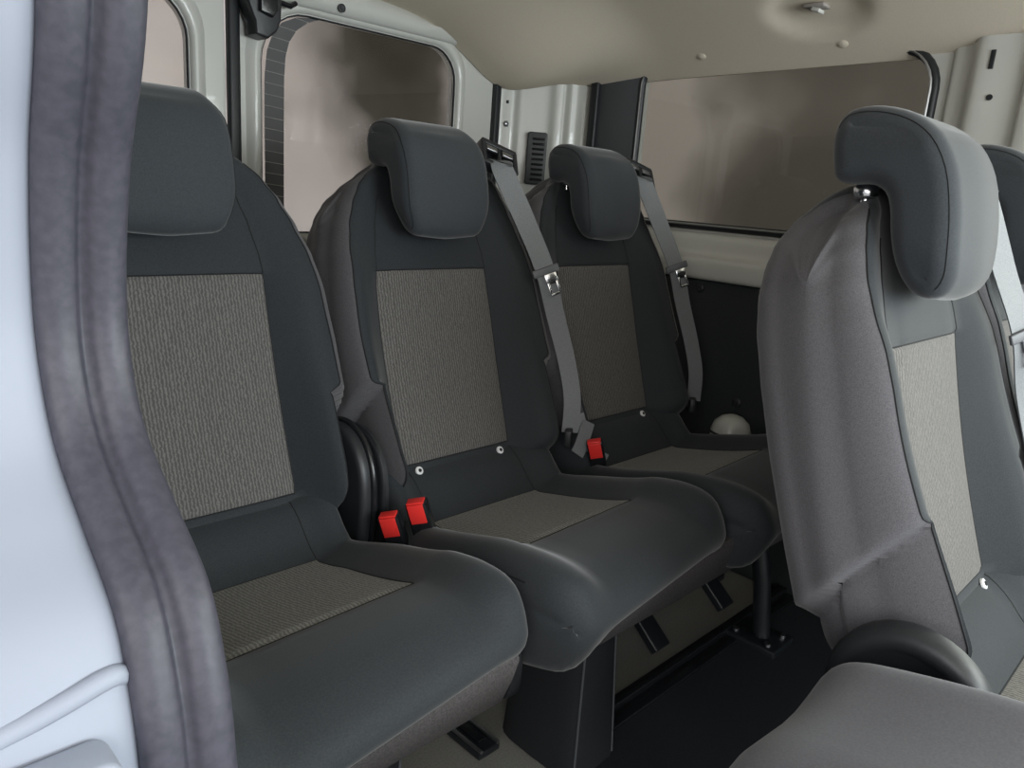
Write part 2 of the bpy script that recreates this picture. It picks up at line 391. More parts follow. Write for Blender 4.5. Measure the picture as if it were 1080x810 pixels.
def build_cushion(parent, cx, wl=0.235, wr=0.235, back_l=0.85, back_r=0.85, studs=True):
    pts = [(1.055, .50), (1.06, .56), (1.045, .612), (1.01, .628), (.975, .610), (.945, .578), (.925, .562)]
    i0 = 6
    ny = 8
    for k in range(1, ny + 1):
        t = k / ny; pts.append((.925 - .225 * t, .558 + .058 * t - .004 * math.sin(math.pi * t)))
    i1 = len(pts) - 1
    pts += [(.665, .622), (.63, .626), (.595, .625), (.565, .617), (.542, .606), (.530, .590), (.531, .573), (.544, .562), (.58, .556), (.66, .530), (.75, .50), (.85, .485), (.95, .47), (1.03, .475)]
    n = 3; prof = catmull([Vector(p) for p in pts], n); i0 *= n; i1 *= n
    N = len(prof)
    def wfun(i):
        y = prof[i].x
        e = sstep((y - 0.80) / 0.16); fr = 1 - 0.06 * sstep((0.60 - y) / 0.08)
        return wl * (1 - (1 - back_l) * e) * fr, wr * (1 - (1 - back_r) * e) * fr
    def bump(u, i, sd):
        y, z = prof[i].x, prof[i].y
        if z < 0.53: return 0.0
        f = sstep(u / 0.06)
        a = 0.022 * sstep((y - 0.525) / 0.05) * (1 - sstep((y - 1.0) / 0.04))
        return a * f
    def warp(q, i, rel):
        fr = sstep((0.78 - q.y) / 0.2); low = sstep((0.575 - q.z) / 0.03) * sstep((-q.x - 0.12) / 0.06)
        return Vector((q.x + cx, q.y + 0.028 * fr * q.x / 0.24 + 0.01 * fr * low, q.z - 0.034 * low * sstep((.95 - q.y) / .2)))
    o, V = pad('cushion', prof, wfun, 0.135, 0.034, bump, (i0, i1), parent, [M['black_cloth'], M['black_cloth']], M['insert_cushion_lit'], warp=warp, side_mat=False,
               seams=[('seam', [('col', 2, i0, i1 + 6), ('col', 28, i0, i1 + 6), ('col', 11, i0, i1), ('col', 19, i0, i1), ('row', i0, 11, 19), ('row', i1, 11, 19),
                                ('col', 11, i0 - 14, i0), ('col', 19, i0 - 14, i0)], 0.0012, M['seam'])])
    # round ISOFIX marker studs on the rear upstand
    for sx in ((-0.105, 0.095) if studs else ()):
        g = Geo(); i = i0 - 8; p = prof[i]
        nn = Vector((0, -0.82, 0.55)); c = Vector((cx + sx, p.x, p.y)) + nn * 0.001
        g.lathe(c, nn, [(0.0, 0.004), (0.005, 0.004), (0.0075, 0.003), (0.008, 0.0)], 16)
        g.lathe(c + nn * 0.004, nn, [(0.0, 0.001), (0.0032, 0.001), (0.0034, 0.0)], 12, 1)
        s_ = g.build('marker_stud', [M['stud'], M['seam']], o); s_['label'] = 'small round silver stud'
    return o, V, prof
HP = [(0.000, .055), (0.000, .100), (0.007, .145), (0.026, .180), (0.056, .201), (0.095, .210), (0.130, .207), (0.147, .192), (0.152, .165), (0.150, .135), (0.144, .124), (0.128, .121), (0.104, .122),
      (0.086, .114), (0.079, .096), (0.077, .070), (0.072, .035), (0.060, .010), (0.040, .000), (0.018, .004), (0.004, .025)]
SPINE = [Vector((.038, .035)), Vector((.038, .10)), Vector((.044, .135)), Vector((.066, .158)), Vector((.118, .165))]
def near_spine(p):
    best = None
    for a, b in zip(SPINE, SPINE[1:]):
        t = max(0.0, min(1.0, (p - a).dot(b - a) / (b - a).length_squared)); q = a + (b - a) * t
        if best is None or (p - q).length < best[0]: best = ((p - q).length, q)
    return best[1]
def build_headrest(parent, cx, y=1.056, z=1.034, half=0.098, k=0.93, lift=0.0):
    to = lambda a, b: Vector((y + a * k * 0.93 + (b - .1) * 0.14 * k, z + lift + b * k))
    raw = catmull([Vector(p) for p in HP], 3); prof = [to(*p) for p in raw]
    def wfun(i):
        b = (prof[i].y - z - lift) / k
        t = 0.86 + 0.14 * sstep(b / 0.07); t *= 1 - 0.09 * sstep((b - .165) / 0.045); return half * t, half * t
    def bump(u, i, sd):
        return 0.006 * (1 - sstep((abs(u + 0.06)) / 0.10)) if prof[i].x < y + 0.04 else 0.0
    def warp(q, i, rel): return Vector((q.x + cx, q.y, q.z))
    o, V = pad('headrest', prof, wfun, 0.06, 0.024, bump, None, parent, [M['head_cloth'], M['head_cloth']], None, warp=warp, side_mat=False,
               seams=[('seam', [('col', 4, -6, 22), ('col', 26, -6, 22)], 0.0009, M['seam'])])
    for sx in (-0.055, 0.055):
        g = Geo(); yb = y + 0.116 * k
        g.tube([(cx + sx, yb - 0.004, z + 0.098), (cx + sx, yb, z + 0.15 * k + lift)], 0.006, 12)
        g.lathe((cx + sx, yb - 0.004, z + 0.108), (0, 0.1, 1), [(0.012, 0), (0.015, 0.004), (0.015, 0.014), (0.011, 0.018)], 16)
        p = g.build('headrest_post', M['chrome'], o); p['label'] = 'short chrome headrest post with collar'
    return o
def build_belt(parent, cx, off=0.0):
    # guide on the right shoulder, webbing, tongue and lower anchor
    g = Geo(); gx = cx + 0.182; gy = 1.150; gz = 1.178
    rot = Matrix.Rotation(math.radians(-14), 3, 'Z') @ Matrix.Rotation(math.radians(16), 3, 'Y') @ Matrix.Rotation(math.radians(52), 3, 'X')
    def T(p): return rot @ Vector(p) + Vector((gx, gy, gz))
    # bezel frame : four bars round a slot
    for c, d in (((0, -.024, 0), (.084, .010, .026)), ((0, .026, 0), (.084, .012, .026)), ((-.038, 0, 0), (.010, .056, .026)), ((.038, 0, 0), (.010, .056, .026)), ((0, 0, 0.004), (.008, .050, .014)), ((0, 0, -.014), (.078, .05, .006))):
        g.box(T(c), d, 0, rot, 0.003)
    b = g.build('belt_guide', M['black_plastic'], parent)
    for sx in (-0.019, 0.019):
        g = Geo(); g.box(T((sx, 0.012, 0.010)), (.026, .012, .006), 0, rot, 0.002)
        q = g.build('slot_trim', M['steel'], b); q['label'] = 'bright metal slot trim'
    path = [tuple(T((0, 0.004, -0.004))), tuple(T((0, -0.016, 0.014))), tuple(T((0.002, -0.036, 0.014))), (cx + 0.212, 1.085, 1.06), (cx + 0.240, 1.048, .968), (cx + 0.262, 1.030, .88), (cx + 0.277, 1.000, .785), (cx + 0.276, .975, .71), (cx + 0.270, .968, .64)]
    path = catmull([Vector(p) for p in path], 6, closed=False)
    g = Geo()
    n = len(path); wd = []
    for i in range(n):
        t = i / (n - 1); a = math.radians(-20 - 18 * t); wd.append(Vector((math.cos(a), math.sin(a), 0.0)))
    g.ribbon(path, wd, [0.046 - 0.010 * sstep(i / (n - 1)) for i in range(n)], 0.0012)
    belt = g.build('seat_belt', M['webbing'], parent); belt['label'] = 'grey webbing seat belt'
    g = Geo(); i = int(n * 0.50); p = path[i]; t = (path[i + 1] - path[i - 1]).normalized(); wv = (wd[i] - t * wd[i].dot(t)).normalized(); nn = t.cross(wv)
    if nn.y > 0: nn = -nn
    rm = Matrix((wv, nn, t)).transposed()
    g.box(p + nn * 0.004, (0.058, 0.006, 0.016), 0, rm, 0.002)
    g.box(p + nn * 0.005 + t * 0.018 + wv * .006, (0.026, 0.004, 0.022), 1, rm, 0.001)
    for sx in (-1, 1): g.box(p + nn * 0.006 + t * 0.038 + wv * (.006 + sx * 0.0095), (0.005, 0.003, 0.026), 1, rm, 0.001)
    g.box(p + nn * 0.006 + t * 0.050 + wv * .006, (0.022, 0.003, 0.005), 1, rm, 0.001)
    q = g.build('belt_tongue', [M['grey_plastic'], M['chrome']], belt); q['label'] = 'metal belt tongue with plastic sleeve'
    g = Geo(); e = path[-1]
    g.box((e.x, e.y + 0.002, e.z - 0.008), (0.052, 0.016, 0.036), 0, Matrix.Rotation(math.radians(35), 3, 'Z'), 0.004)
    g.build('belt_anchor', M['black_plastic'], belt)
    if cx < 1.0:
        g = Geo(); g.ribbon(catmull([Vector(p) for p in [(1.214, .950, .662), (1.198, .944, .640), (1.178, .936, .618), (1.166, .934, .604)]], 4, closed=False), Vector((.7, -.5, -.6)), .030, .0016)
        g.build('belt_end_loop', M['webbing'], belt)
        g = Geo(); g.ribbon(catmull([Vector(p) for p in [(1.196, .962, .68), (1.202, .950, .64), (1.205, .93, .61), (1.225, .90, .592)]], 4, closed=False), Vector((.8, -.6, 0)), .020, .0012)
        g.build('belt_tail', M['webbing'], belt)
    return belt
def build_buckle(parent, x, y, z, ax=(-0.28, 0.10, 0.92), yaw=-50):
    g = Geo(); a = Vector(ax).normalized()
    xx = Vector((math.cos(math.radians(yaw)), math.sin(math.radians(yaw)), 0)); xx = (xx - a * xx.dot(a)).normalized(); yy = a.cross(xx)
    rm = Matrix((xx, yy, a)).transposed(); c = Vector((x, y, z))
    g.box(c - a * 0.03, (0.034, 0.024, 0.062), 0, rm, 0.004)
    g.tube([c - a * 0.055, c - a * 0.065 + Vector((0, .01, -.03)), c - a * .066 + Vector((0, .03, -.07))], 0.006, 8)
    o = g.build('buckle', M['gloss_black'], parent)
    g = Geo(); g.box(c + a * 0.002 + yy * -0.002, (0.028, 0.017, 0.004), 0, rm, 0.0015)
    g.box(c - a * 0.016 - yy * 0.012, (0.026, 0.003, 0.034), 0, rm, 0.001)
    b = g.build('release_button', M['red'], o); b['label'] = 'red release button'
    return o
def hinge_cover(parent, x0, x1, dy=0.0, dz=0.0):
    pr = catmull([Vector((y + dy, z + dz)) for y, z in [(1.10, .50), (1.11, .60), (1.10, .68), (1.06, .725), (1.01, .735), (.965, .715), (.94, .67), (.935, .60), (.945, .53), (.96, .49), (1.03, .485)]], 5)
    g = Geo(); g.prism(pr, x0, x1, 0.010)
    o = g.build('hinge_cover', M['black_plastic'], parent)
    if x0 > .67: return o
    g = Geo(); k = pr
    g.tube([(x1 - 0.004, p.x, p.y) for p in k[14:40]], 0.006, 8)
    g.build('cover_rim', M['gloss_black'], o)
    return o

# ================================================================== THE VAN BODY
XF = 1.85; YR = 1.75; FZ = 0.15; YFRONT = -1.5
# floor
g = Geo(); g.box(((0.12 + XF) / 2, (YR + YFRONT) / 2, FZ - 0.02), (XF - 0.12 + .04, YR - YFRONT + .1, 0.04)); struct(g.build('floor', M['floor']))
# ceiling vault
def vault(x):
    u = (x - 0.98) / 0.885; return 1.655 - 0.205 * abs(u) ** 2.6
def vault_y(x, y):
    rr = math.hypot((x - 1.700) / .085, (y - .825) / .125)
    return vault_0(x, y) + 0.014 * (1 - sstep((rr - .62) / .38))
def vault_0(x, y):
    u_ = max(0.0, (x - .98) / .885); dip = 0.072 * math.exp(-((u_ - .74) / .20) ** 2) + 0.03 * sstep(u_ / .2) * (1 - sstep((u_ - .75) / .2))
    return vault_1(x, y) - dip * sstep((y - 1.25) / 0.45)
def vault_1(x, y):
    # the liner dips to the rear header and rises slightly forwards
    return vault(x) - 0.05 * sstep((y - 1.15) / 0.65) * (1 - abs((x - .98) / .885) ** 3) - 0.026 * (y - 0.4) / 1.3 + 0.014
g = Geo(); v = []; f = []
nx, ny = 110, 170; y0, y1 = YFRONT, 1.745
for j in range(ny + 1):
    for i in range(nx + 1):
        x = 0.10 + (1.862 - 0.10) * i / nx; y = y0 + (y1 - y0) * j / ny; v.append((x, y, vault_y(x, y)))
for j in range(ny):
    for i in range(nx):
        a = j * (nx + 1) + i; f.append((a, a + 1, a + nx + 2, a + nx + 1))
k = len(v)
v += [(p[0], p[1], p[2] + 0.02) for p in v]; f += [tuple(reversed([q + k for q in t])) for t in f]
edge = [i for i in range(nx + 1)], [ny * (nx + 1) + i for i in range(nx + 1)], [j * (nx + 1) for j in range(ny + 1)], [j * (nx + 1) + nx for j in range(ny + 1)]
for e in edge:
    for a, b in zip(e, e[1:]): f.append((a, b, b + k, a + k))
g.add(v, f); ceil = g.build('ceiling', M['headliner']); struct(ceil)

def rrect(a0, b0, a1, b1, r, n=7, rs=None):
    rs = rs or (r, r, r, r); out = []
    for (cx, cy, s, rr) in ((a1, b1, 0, rs[0]), (a0, b1, 90, rs[1]), (a0, b0, 180, rs[2]), (a1, b0, 270, rs[3])):
        ox = cx - rr if cx == a1 else cx + rr; oy = cy - rr if cy == b1 else cy + rr
        for k in range(n + 1):
            a = math.radians(s + 90 * k / n); out.append(Vector((ox + rr * math.cos(a), oy + rr * math.sin(a))))
    return out
def holed_panel(outer, holes, to3, thick, depth_dir):
    """flat plate with openings: returns Geo"""
    bm = bmesh.new()
    def loop(pts):
        vs = [bm.verts.new(to3(p)) for p in pts]
        return [bm.edges.new((vs[i], vs[(i + 1) % len(vs)])) for i in range(len(vs))]
    E = loop(outer)
    for h in holes: E += loop(h)
    bmesh.ops.triangle_fill(bm, use_beauty=True, use_dissolve=False, edges=E)
    geom = bmesh.ops.extrude_face_region(bm, geom=bm.faces[:])
    d = Vector(depth_dir) * thick
    for e in geom['geom']:
        if isinstance(e, bmesh.types.BMVert): e.co += d
    bm.verts.index_update(); g = Geo(); g.add([v.co.copy() for v in bm.verts], [[v.index for v in f.verts] for f in bm.faces]); bm.free(); return g
def ring_tube(pts3, r, mats, name, parent=None, n=8):
    g = Geo(); g.tube(list(pts3) + [pts3[0]], r, n); return g.build(name, mats, parent)

# ---- rear doors (two leaves) in the plane y = YR
toR = lambda p: Vector((p[0], YR, p[1]))
wl_h = rrect(0.235, 0.98, 0.728, 1.475, .09); wr_h = rrect(0.893, 0.98, 1.478, 1.488, .10, rs=(.085, .12, .09, .09))
def door_leaf(name, outer, hole, seal_x, handle=False):
    g = holed_panel(outer, [hole], toR, 0.03, (0, 1, 0))
    o = g.build(name, M['white'], None, smooth=False); struct(o)
    # pressed inner frame round the pane : a rolled lip
    off = [Vector((p.x, p.y)) for p in hole]
    c = sum(off, Vector((0, 0))) / len(off)
    g = Geo()
    def grow(p, d): 
        return p + (p - c).normalized() * d
    prof = [(0.0, 0.012), (0.003, -0.006), (0.012, -0.013), (0.024, -0.012), (0.036, -0.003), (0.042, 0.0)]
    v = []; f = []; n = len(off)
    for (d, yy) in prof:
        for p in off: q = grow(p, d); v.append((q.x, YR + yy, q.y))
    for a in range(len(prof) - 1):
        for b in range(n): f.append((a * n + b, a * n + (b + 1) % n, (a + 1) * n + (b + 1) % n, (a + 1) * n + b))
    g.add(v, f); fr = g.build('window_frame', M['white'], o)
    ring_tube([Vector((p.x, YR + 0.004, p.y)) for p in off], 0.004, M['seal_black'], 'pane_seal', o, 6)
    return o
dl = door_leaf('door_1', rrect(0.16, 0.15, 0.808, 1.545, .03), wl_h, .8)
dr = door_leaf('door_2', rrect(0.838, 0.15, 1.622, 1.545, .03, rs=(.10, .03, .02, .02)), wr_h, .8)
for n, h, nm in ((1, wl_h, 'window_1'), (2, wr_h, 'window_2')):
    g = Geo(); g.prism(h, YR + 0.012, YR + 0.016, 0, axis=1)
    struct(g.build(nm, M['glass'], None, smooth=False))
# printed dark band with heater wires along the left edge of the right pane
band = wr_h[8:26]     # around top-left corner down
inner = []
g = Geo(); v = []; f = []
path = [Vector((1.03, 1.486)), Vector((0.99, 1.480)), Vector((0.952, 1.462)), Vector((0.928, 1.432)), Vector((0.914, 1.395)), Vector((0.908, 1.34)), Vector((0.907, 1.25)), Vector((0.907, 1.15)), Vector((0.907, 1.02))]
pin = [Vector((1.05, 1.486)), Vector((1.02, 1.474)), Vector((0.990, 1.452)), Vector((0.970, 1.422)), Vector((0.961, 1.390)), Vector((0.957, 1.34)), Vector((0.956, 1.25)), Vector((0.956, 1.15)), Vector((0.956, 1.02))]
for a, b in zip(path, pin): v += [(a.x, YR + .0105, a.y), (b.x, YR + .0105, b.y)]
v2 = [(a, b + 0.001, c) for a, b, c in v]; n = len(v); v += v2
for i in range(len(path) - 1):
    f.append((2 * i, 2 * i + 1, 2 * i + 3, 2 * i + 2)); f.append((n + 2 * i, n + 2 * i + 1, n + 2 * i + 3, n + 2 * i + 2))
g.add(v, f); fb = g.build('trim_1', M['dots']); struct(fb)
g = Geo(); z = 1.474
for k in range(20):
    z = 1.478 - 0.0255 * k
    if z < 1.03: break
    xa = None
    def xat(P, z):
        for a, b in zip(P, P[1:]):
            if a.y >= z >= b.y: return a.x + (b.x - a.x) * (a.y - z) / (a.y - b.y + 1e-9)
        return P[0].x
    g.tube([(xat(path, z), YR + .0095, z), (xat(pin, z - 0.004), YR + .0095, z - 0.004)], 0.0011, 4)
g.build('heater_wire', M['heater'], fb)
# seals between the leaves and at the far jamb
g = Geo(); g.box((0.823, YR - 0.006, 0.85), (0.026, 0.02, 1.40), 0, None, 0.006); g.box((.836, YR - .002, .85), (.008, .014, 1.40), 0, None, .002)
struct(g.build('trim_2', M['seal_black']))
g = Geo(); g.box((1.634, YR - 0.002, 0.83), (0.022, 0.03, 1.36), 0, None, 0.005); struct(g.build('trim_3', M['seal_black']))
# rear header above the leaves
g = Geo()
v = []; f = []; nn = 40
for i in range(nn + 1):
    x = 0.14 + (1.70 - 0.14) * i / nn; zt = vault_y(x, 1.74) + 0.004
    v += [(x, YR - .012, 1.49), (x, YR - .025, 1.505), (x, YR - .03, 1.53), (x, YR - 0.018, max(zt, 1.50) + .0), (x, YR + .03, max(zt, 1.50) + .01), (x, YR + .04, 1.49)]
for i in range(nn):
    for k in range(5): a = 6 * i + k; f.append((a, a + 1, a + 7, a + 6))
    f.append((6 * i + 5, 6 * i, 6 * i + 6, 6 * i + 11))
# header is kept clear of the pane tops: only above 1.50
v = [(a, b, max(c, 1.50)) for a, b, c in v]
g.add(v, f); struct(g.build('trim_4', M['white']))

# ---- corner pillar between rear jamb and far side wall, pressed steel with ribs
def pillar(name, plan, z0, z1, thick=0.02):
    g = Geo(); v = []; f = []; P = catmull([Vector(p) for p in plan], 5, closed=False); n = len(P); rows = 10
    for r in range(rows + 1):
        z = z0 + (z1 - z0) * r / rows
        for p in P: v.append((p.x, p.y, z))
    for r in range(rows):
        for i in range(n - 1): a = r * n + i; f.append((a, a + 1, a + n + 1, a + n))
    k = len(v); v += [(a + thick, b + thick, c) for a, b, c in v]; f += [tuple(reversed([q + k for q in t])) for t in f]
    g.add(v, f); return struct(g.build(name, M['white']))
pillar('wall_rear', [(1.640, 1.765), (1.650, 1.742), (1.676, 1.735), (1.694, 1.728), (1.702, 1.712), (1.716, 1.700), (1.745, 1.676), (1.768, 1.655), (1.776, 1.634), (1.790, 1.622), (1.800, 1.618), (1.806, 1.600), (1.822, 1.590), (1.832, 1.572), (1.846, 1.560), (1.856, 1.548)], 0.15, 1.51)

# ---- far side wall in the plane x = XF
toF = lambda p: Vector((XF, p[0], p[1]))
w3 = rrect(0.605, 1.065, 1.375, 1.482, .075, rs=(.05, .085, .06, .05))
outer = [Vector((YFRONT, 0.15)), Vector((1.56, 0.15)), Vector((1.56, 1.50)), Vector((YFRONT, 1.50))]
w4 = rrect(-1.25, 1.065, 0.20, 1.45, .08)
g = holed_panel(outer, [w3, w4], toF, 0.03, (1, 0, 0)); struct(g.build('wall_far', M['white'], None, smooth=False))
for nm, h in (('window_3', w3), ('window_4', w4)):
    g = Geo(); g.prism(h, XF + 0.010, XF + 0.014, 0); struct(g.build(nm, M['glass'], None, smooth=False))
# rubber surround and black border of the side pane
ring_tube([Vector((XF - 0.003, p.x, p.y)) for p in w3], 0.010, M['seal_black'], 'trim_5')
bpy.data.objects['trim_5']['kind'] = 'structure'
g = Geo(); c3 = Vector((0.99, 1.27))
pts = [Vector((XF - 0.0115, p.x + (0.006 if p.x < .7 else -0.004), p.y - (0.0 if p.y > 1.3 else -0.004))) for p in w3]
g.tube(pts + [pts[0]], 0.003, 6); struct(g.build('trim_6', M['steel']))
# dark matt border panel at the rear end of the side pane
g = Geo(); g.box((XF - .004, 1.452, 1.285), (.012, .150, .44), 0, None, .003); g.box((XF - .012, 1.532, 1.285), (.026, .028, .44), 1, None, .006)
struct(g.build('trim_7', [M['grey_border'] if 'grey_border' in M else principled('grey_border', (0.075, 0.082, 0.09), 0.6), M['seal_black']]))
# pressed sill below the side pane
g = Geo(); prof = [(XF + .0, 1.050), (XF - .012, 1.047), (XF - .022, 1.036), (XF - .026, 1.020), (XF - .030, 1.000), (XF - .040, .990), (XF - .052, .984), (XF - .058, .972), (XF - .058, .945), (XF - .054, .932), (XF - .040, .928), (XF + .0, .928)]
P = catmull([Vector(p) for p in prof], 3, closed=False)
g.prism([Vector((p.x, p.y)) for p in P], -1.4, 1.545, 0, axis=1)
struct(g.build('trim_8', M['white']))
# dark lower lining
g = Geo(); g.box((XF - .020, 0.08, 0.54), (.035, 2.96, 0.775), 0, None, .006)
lt = struct(g.build('trim_9', M['lower_trim']))
for (y, z) in ((1.085, .905), (.46, .70), (.93, .62)):
    g = Geo(); g.lathe((XF - .037, y, z), (-1, 0, 0), [(0.013, 0), (0.013, .003), (.009, .006), (.005, .007), (0, .004)], 18)
    g.build('trim_clip', M['black_plastic'], lt)
# C pillar pressing with creases in front of the side pane
g = Geo(); v = []; f = []
plan = [(XF - .001, .580), (XF - .010, .572), (XF - .014, .545), (XF - .030, .530), (XF - .036, .510), (XF - .036, .440), (XF - .048, .425), (XF - .052, .36), (XF - .050, .30), (XF - .036, .285), (XF - .001, .27)]
P = catmull([Vector(p) for p in plan], 4, closed=False)
bm_pts = [Vector((p.x, p.y)) for p in P]
for r in range(2):
    for p in bm_pts: v.append((p.x, p.y, 1.045 + .445 * r))
n = len(bm_pts)
for i in range(n - 1): f.append((i, i + 1, n + i + 1, n + i))
f.append(tuple(range(n))); f.append(tuple(n + i for i in range(n)))
g.add(v, f); cp = struct(g.build('trim_10', M['white']))
g = Geo(); g.box((XF - .0365, .497, 1.444), (.004, .009, .036), 0, None, .001); g.lathe((XF - .038, .488, 1.372), (1, 0, 0), [(.006, 0), (.006, .004)], 14)
g.build('punched_hole', M['seal_black'], cp)

# ---- near side: sliding door aperture
path = [(0.40, 1.52), (0.425, 1.35), (0.454, 1.20), (0.490, 1.12), (0.507, 1.05), (0.506, 1.00), (0.486, .955), (0.442, .920), (0.398, .888), (0.379, .85), (0.368, .80), (0.36, .70), (0.355, .50), (0.355, .15)]
PA = catmull([Vector(p) for p in path], 8, closed=False)
def sweep(prof, name, mat, parent=None, closed=True, pth=PA):
    """prof in (x, forward offset n) carried along the aperture edge"""
    v = []; f = []; n = len(prof)
    for i, p in enumerate(pth):
        t = (pth[min(i + 1, len(pth) - 1)] - pth[max(i - 1, 0)]).normalized()   # y,z tangent, downwards
        nr = Vector((t.y, -t.x))                                              # points to -y
        for (x, d) in prof: v.append((x, p.x + nr.x * d, p.y + nr.y * d))
    for i in range(len(pth) - 1):
        for k in range(n if closed else n - 1): f.append((i * n + k, i * n + (k + 1) % n, (i + 1) * n + (k + 1) % n, (i + 1) * n + k))
    if closed: f.append(tuple(range(n))); f.append(tuple((len(pth) - 1) * n + k for k in range(n)))
    g = Geo(); g.add(v, f); return g.build(name, mat, parent)
nose = catmull([Vector(p) for p in [(.119, -.012), (.1155, .000), (.118, .007), (.126, .0105), (.1345, .0095), (.1385, .006), (.1415, .007), (.146, .0125), (.154, .0150), (.162, .012), (.1665, .003), (.168, -.010), (.165, -.020), (.13, -.020)]], 4)
seal = sweep(nose, 'trim_11', M['rubber']); struct(seal)
# body side panel: jamb facing forwards, outer skin running rearwards
jamb = [(.124, -.014), (.124, -.006), (.117, -.003), (.112, .001), (.105, .002), (.07, .001), (.03, -.001), (-.02, -.006), (-.05, -.016), (-.062, -.034), (-.066, -.07), (-.058, -.07), (-.054, -.04), (-.04, -.022), (.05, -.020), (.12, -.022)]
bp = sweep(jamb, 'wall_near', M['outer_white_dimmed']); struct(bp)
g = Geo(); v = []; f = []
rows = [(p.x, p.y) for p in PA]
for (y, z) in rows: v += [(-.066, y + .06, z), (-.066, YR + .05, z), (-.05, YR + .05, z), (-.05, y + .06, z)]
for i in range(len(rows) - 1):
    for k in range(4): a = 4 * i; f.append((a + k, a + (k + 1) % 4, a + 4 + (k + 1) % 4, a + 4 + k))
g.add(v, f); g.build('outer_skin', M['outer_white_dimmed'], bp)
# inner lining of the near side
g = Geo(); v = []; f = []
for (y, z) in rows: v += [(.150, y + .012, z), (.150, YR + .0, z), (.160, YR + .0, z), (.160, y + .012, z)]
for i in range(len(rows) - 1):
    for k in range(4): a = 4 * i; f.append((a + k, a + (k + 1) % 4, a + 4 + (k + 1) % 4, a + 4 + k))
g.add(v, f); g.build('inner_lining', M['lower_trim'], bp)
# pressed shelf and raised pad low on the jamb
g = Geo()
g.tube(catmull([Vector(p) for p in [(-.05, .384, .838), (.02, .382, .843), (.06, .381, .849), (.085, .380, .855), (.104, .380, .860), (.112, .383, .858), (.117, .389, .850)]], 5, closed=False), 0.006, 10)
g.build('pressed_crease', M['outer_white_dimmed'], bp)
g = Geo(); g.prism(rrect(-.03, .790, .102, .836, .011), .345, .372, .004, axis=1); g.build('raised_pad', M['outer_white_dimmed'], bp)
g = Geo(); g.prism(rrect(.02, .700, .100, .786, .006), .352, .368, .002, axis=1); g.build('latch_recess', M['seal_black'], bp)
# roof rail over the sliding door opening
g = Geo(); g.box((.06, (YFRONT + .42) / 2, 1.53), (.20, .42 - YFRONT, .09), 0, None, .02); struct(g.build('trim_12', M['outer_white_dimmed']))
g = Geo(); g.box((.05, .1, .10), (.2, 3.3, .14), 0, None, .02); struct(g.build('trim_13', M['outer_white_dimmed']))

# ---- fittings on the rear end
t = empty('door_latch', (0.872, YR - 0.03, 1.46), 'black plastic door latch housing above the rear door gap', 'latch')
g = Geo(); g.prism([Vector(p) for p in [(-.036, .058), (-.040, .02), (-.028, -.008), (-.022, -.020), (-.020, -.046), (.008, -.052), (.030, -.034), (.040, -.01), (.042, .03), (.040, .058)]], -.032, .020, .006, axis=1)
g.build('housing', M['black_plastic'], t)
g = Geo(); g.prism([Vector(p) for p in [(-.014, .05), (-.016, .0), (.014, -.008), (.026, .01), (.024, .05)]], -.046, -.030, .004, axis=1)
g.tube([(.04, -.01, .034), (.075, -.008, .030), (.09, -.004, .040)], .006, 8); g.build('striker_arm', M['gloss_black'], t)
t = empty('air_vent', (1.743, 1.668, 1.22), 'tall black louvred air vent on the white rear corner pillar', 'vent')
t.rotation_euler = (0, 0, math.radians(-42))
g = Geo(); g.prism(rrect(-.030, -.075, .030, .078, .008), -.012, .006, .003, axis=1); g.build('vent_body', M['black_plastic'], t)
for k in range(9):
    g = Geo(); g.box((0.004, -.0145, -.060 + k * .0148), (.036, .008, .004), 0, Matrix.Rotation(math.radians(30), 3, 'X'), .001); g.build('louvre', M['grey_plastic'] if False else M['gloss_black'], t)
for k, (x, y, z, dx, dz) in enumerate([(1.672, 1.734, 1.452, .012, .022), (1.664, 1.738, 1.452, .003, .022), (1.672, 1.734, 1.378, .008, .009)]):
    g = Geo(); g.box((x, y, z), (dx, .004, dz), 0, None, .001)
    o = g.build('punched_slot', M['seal_black'], bpy.data.objects['wall_rear'])
g = Geo(); g.lathe((1.670, 1.733, 1.315), (0, -1, 0), [(.009, 0), (.009, .003), (.005, .006), (0, .006)], 16)
tag(g.build('panel_screw', M['steel']), 'small silver screw on the white pillar left of the air vent', 'screw')
# white domed cap low at the far wall
t = empty('domed_cap', (1.752, .905, FZ), 'pale domed plastic cap with a dark line beside the far rear seat', 'cap')
g = Geo(); g.lathe((0, 0, 0), (0, 0, 1), [(.050, -.06), (.052, .02), (.051, .045), (.044, .066), (.029, .080), (.012, .086), (0, .087)], 28)
for q_ in g.v: q_.z += .367
g.build('dome', M['white'], t)
g = Geo(); g.lathe((0, 0, 0), (0, 0, 1), [(.040, 0), (.040, .012), (.024, .02), (.024, .31), (.046, .315)], 24); g.build('stand', M['black_plastic'], t)
g = Geo(); g.tube([Vector((.0515 * math.cos(a), .0515 * math.sin(a), .407)) for a in [2 * math.pi * k / 28 for k in range(29)]], .003, 6); g.build('dark_line', M['seal_black'], t)
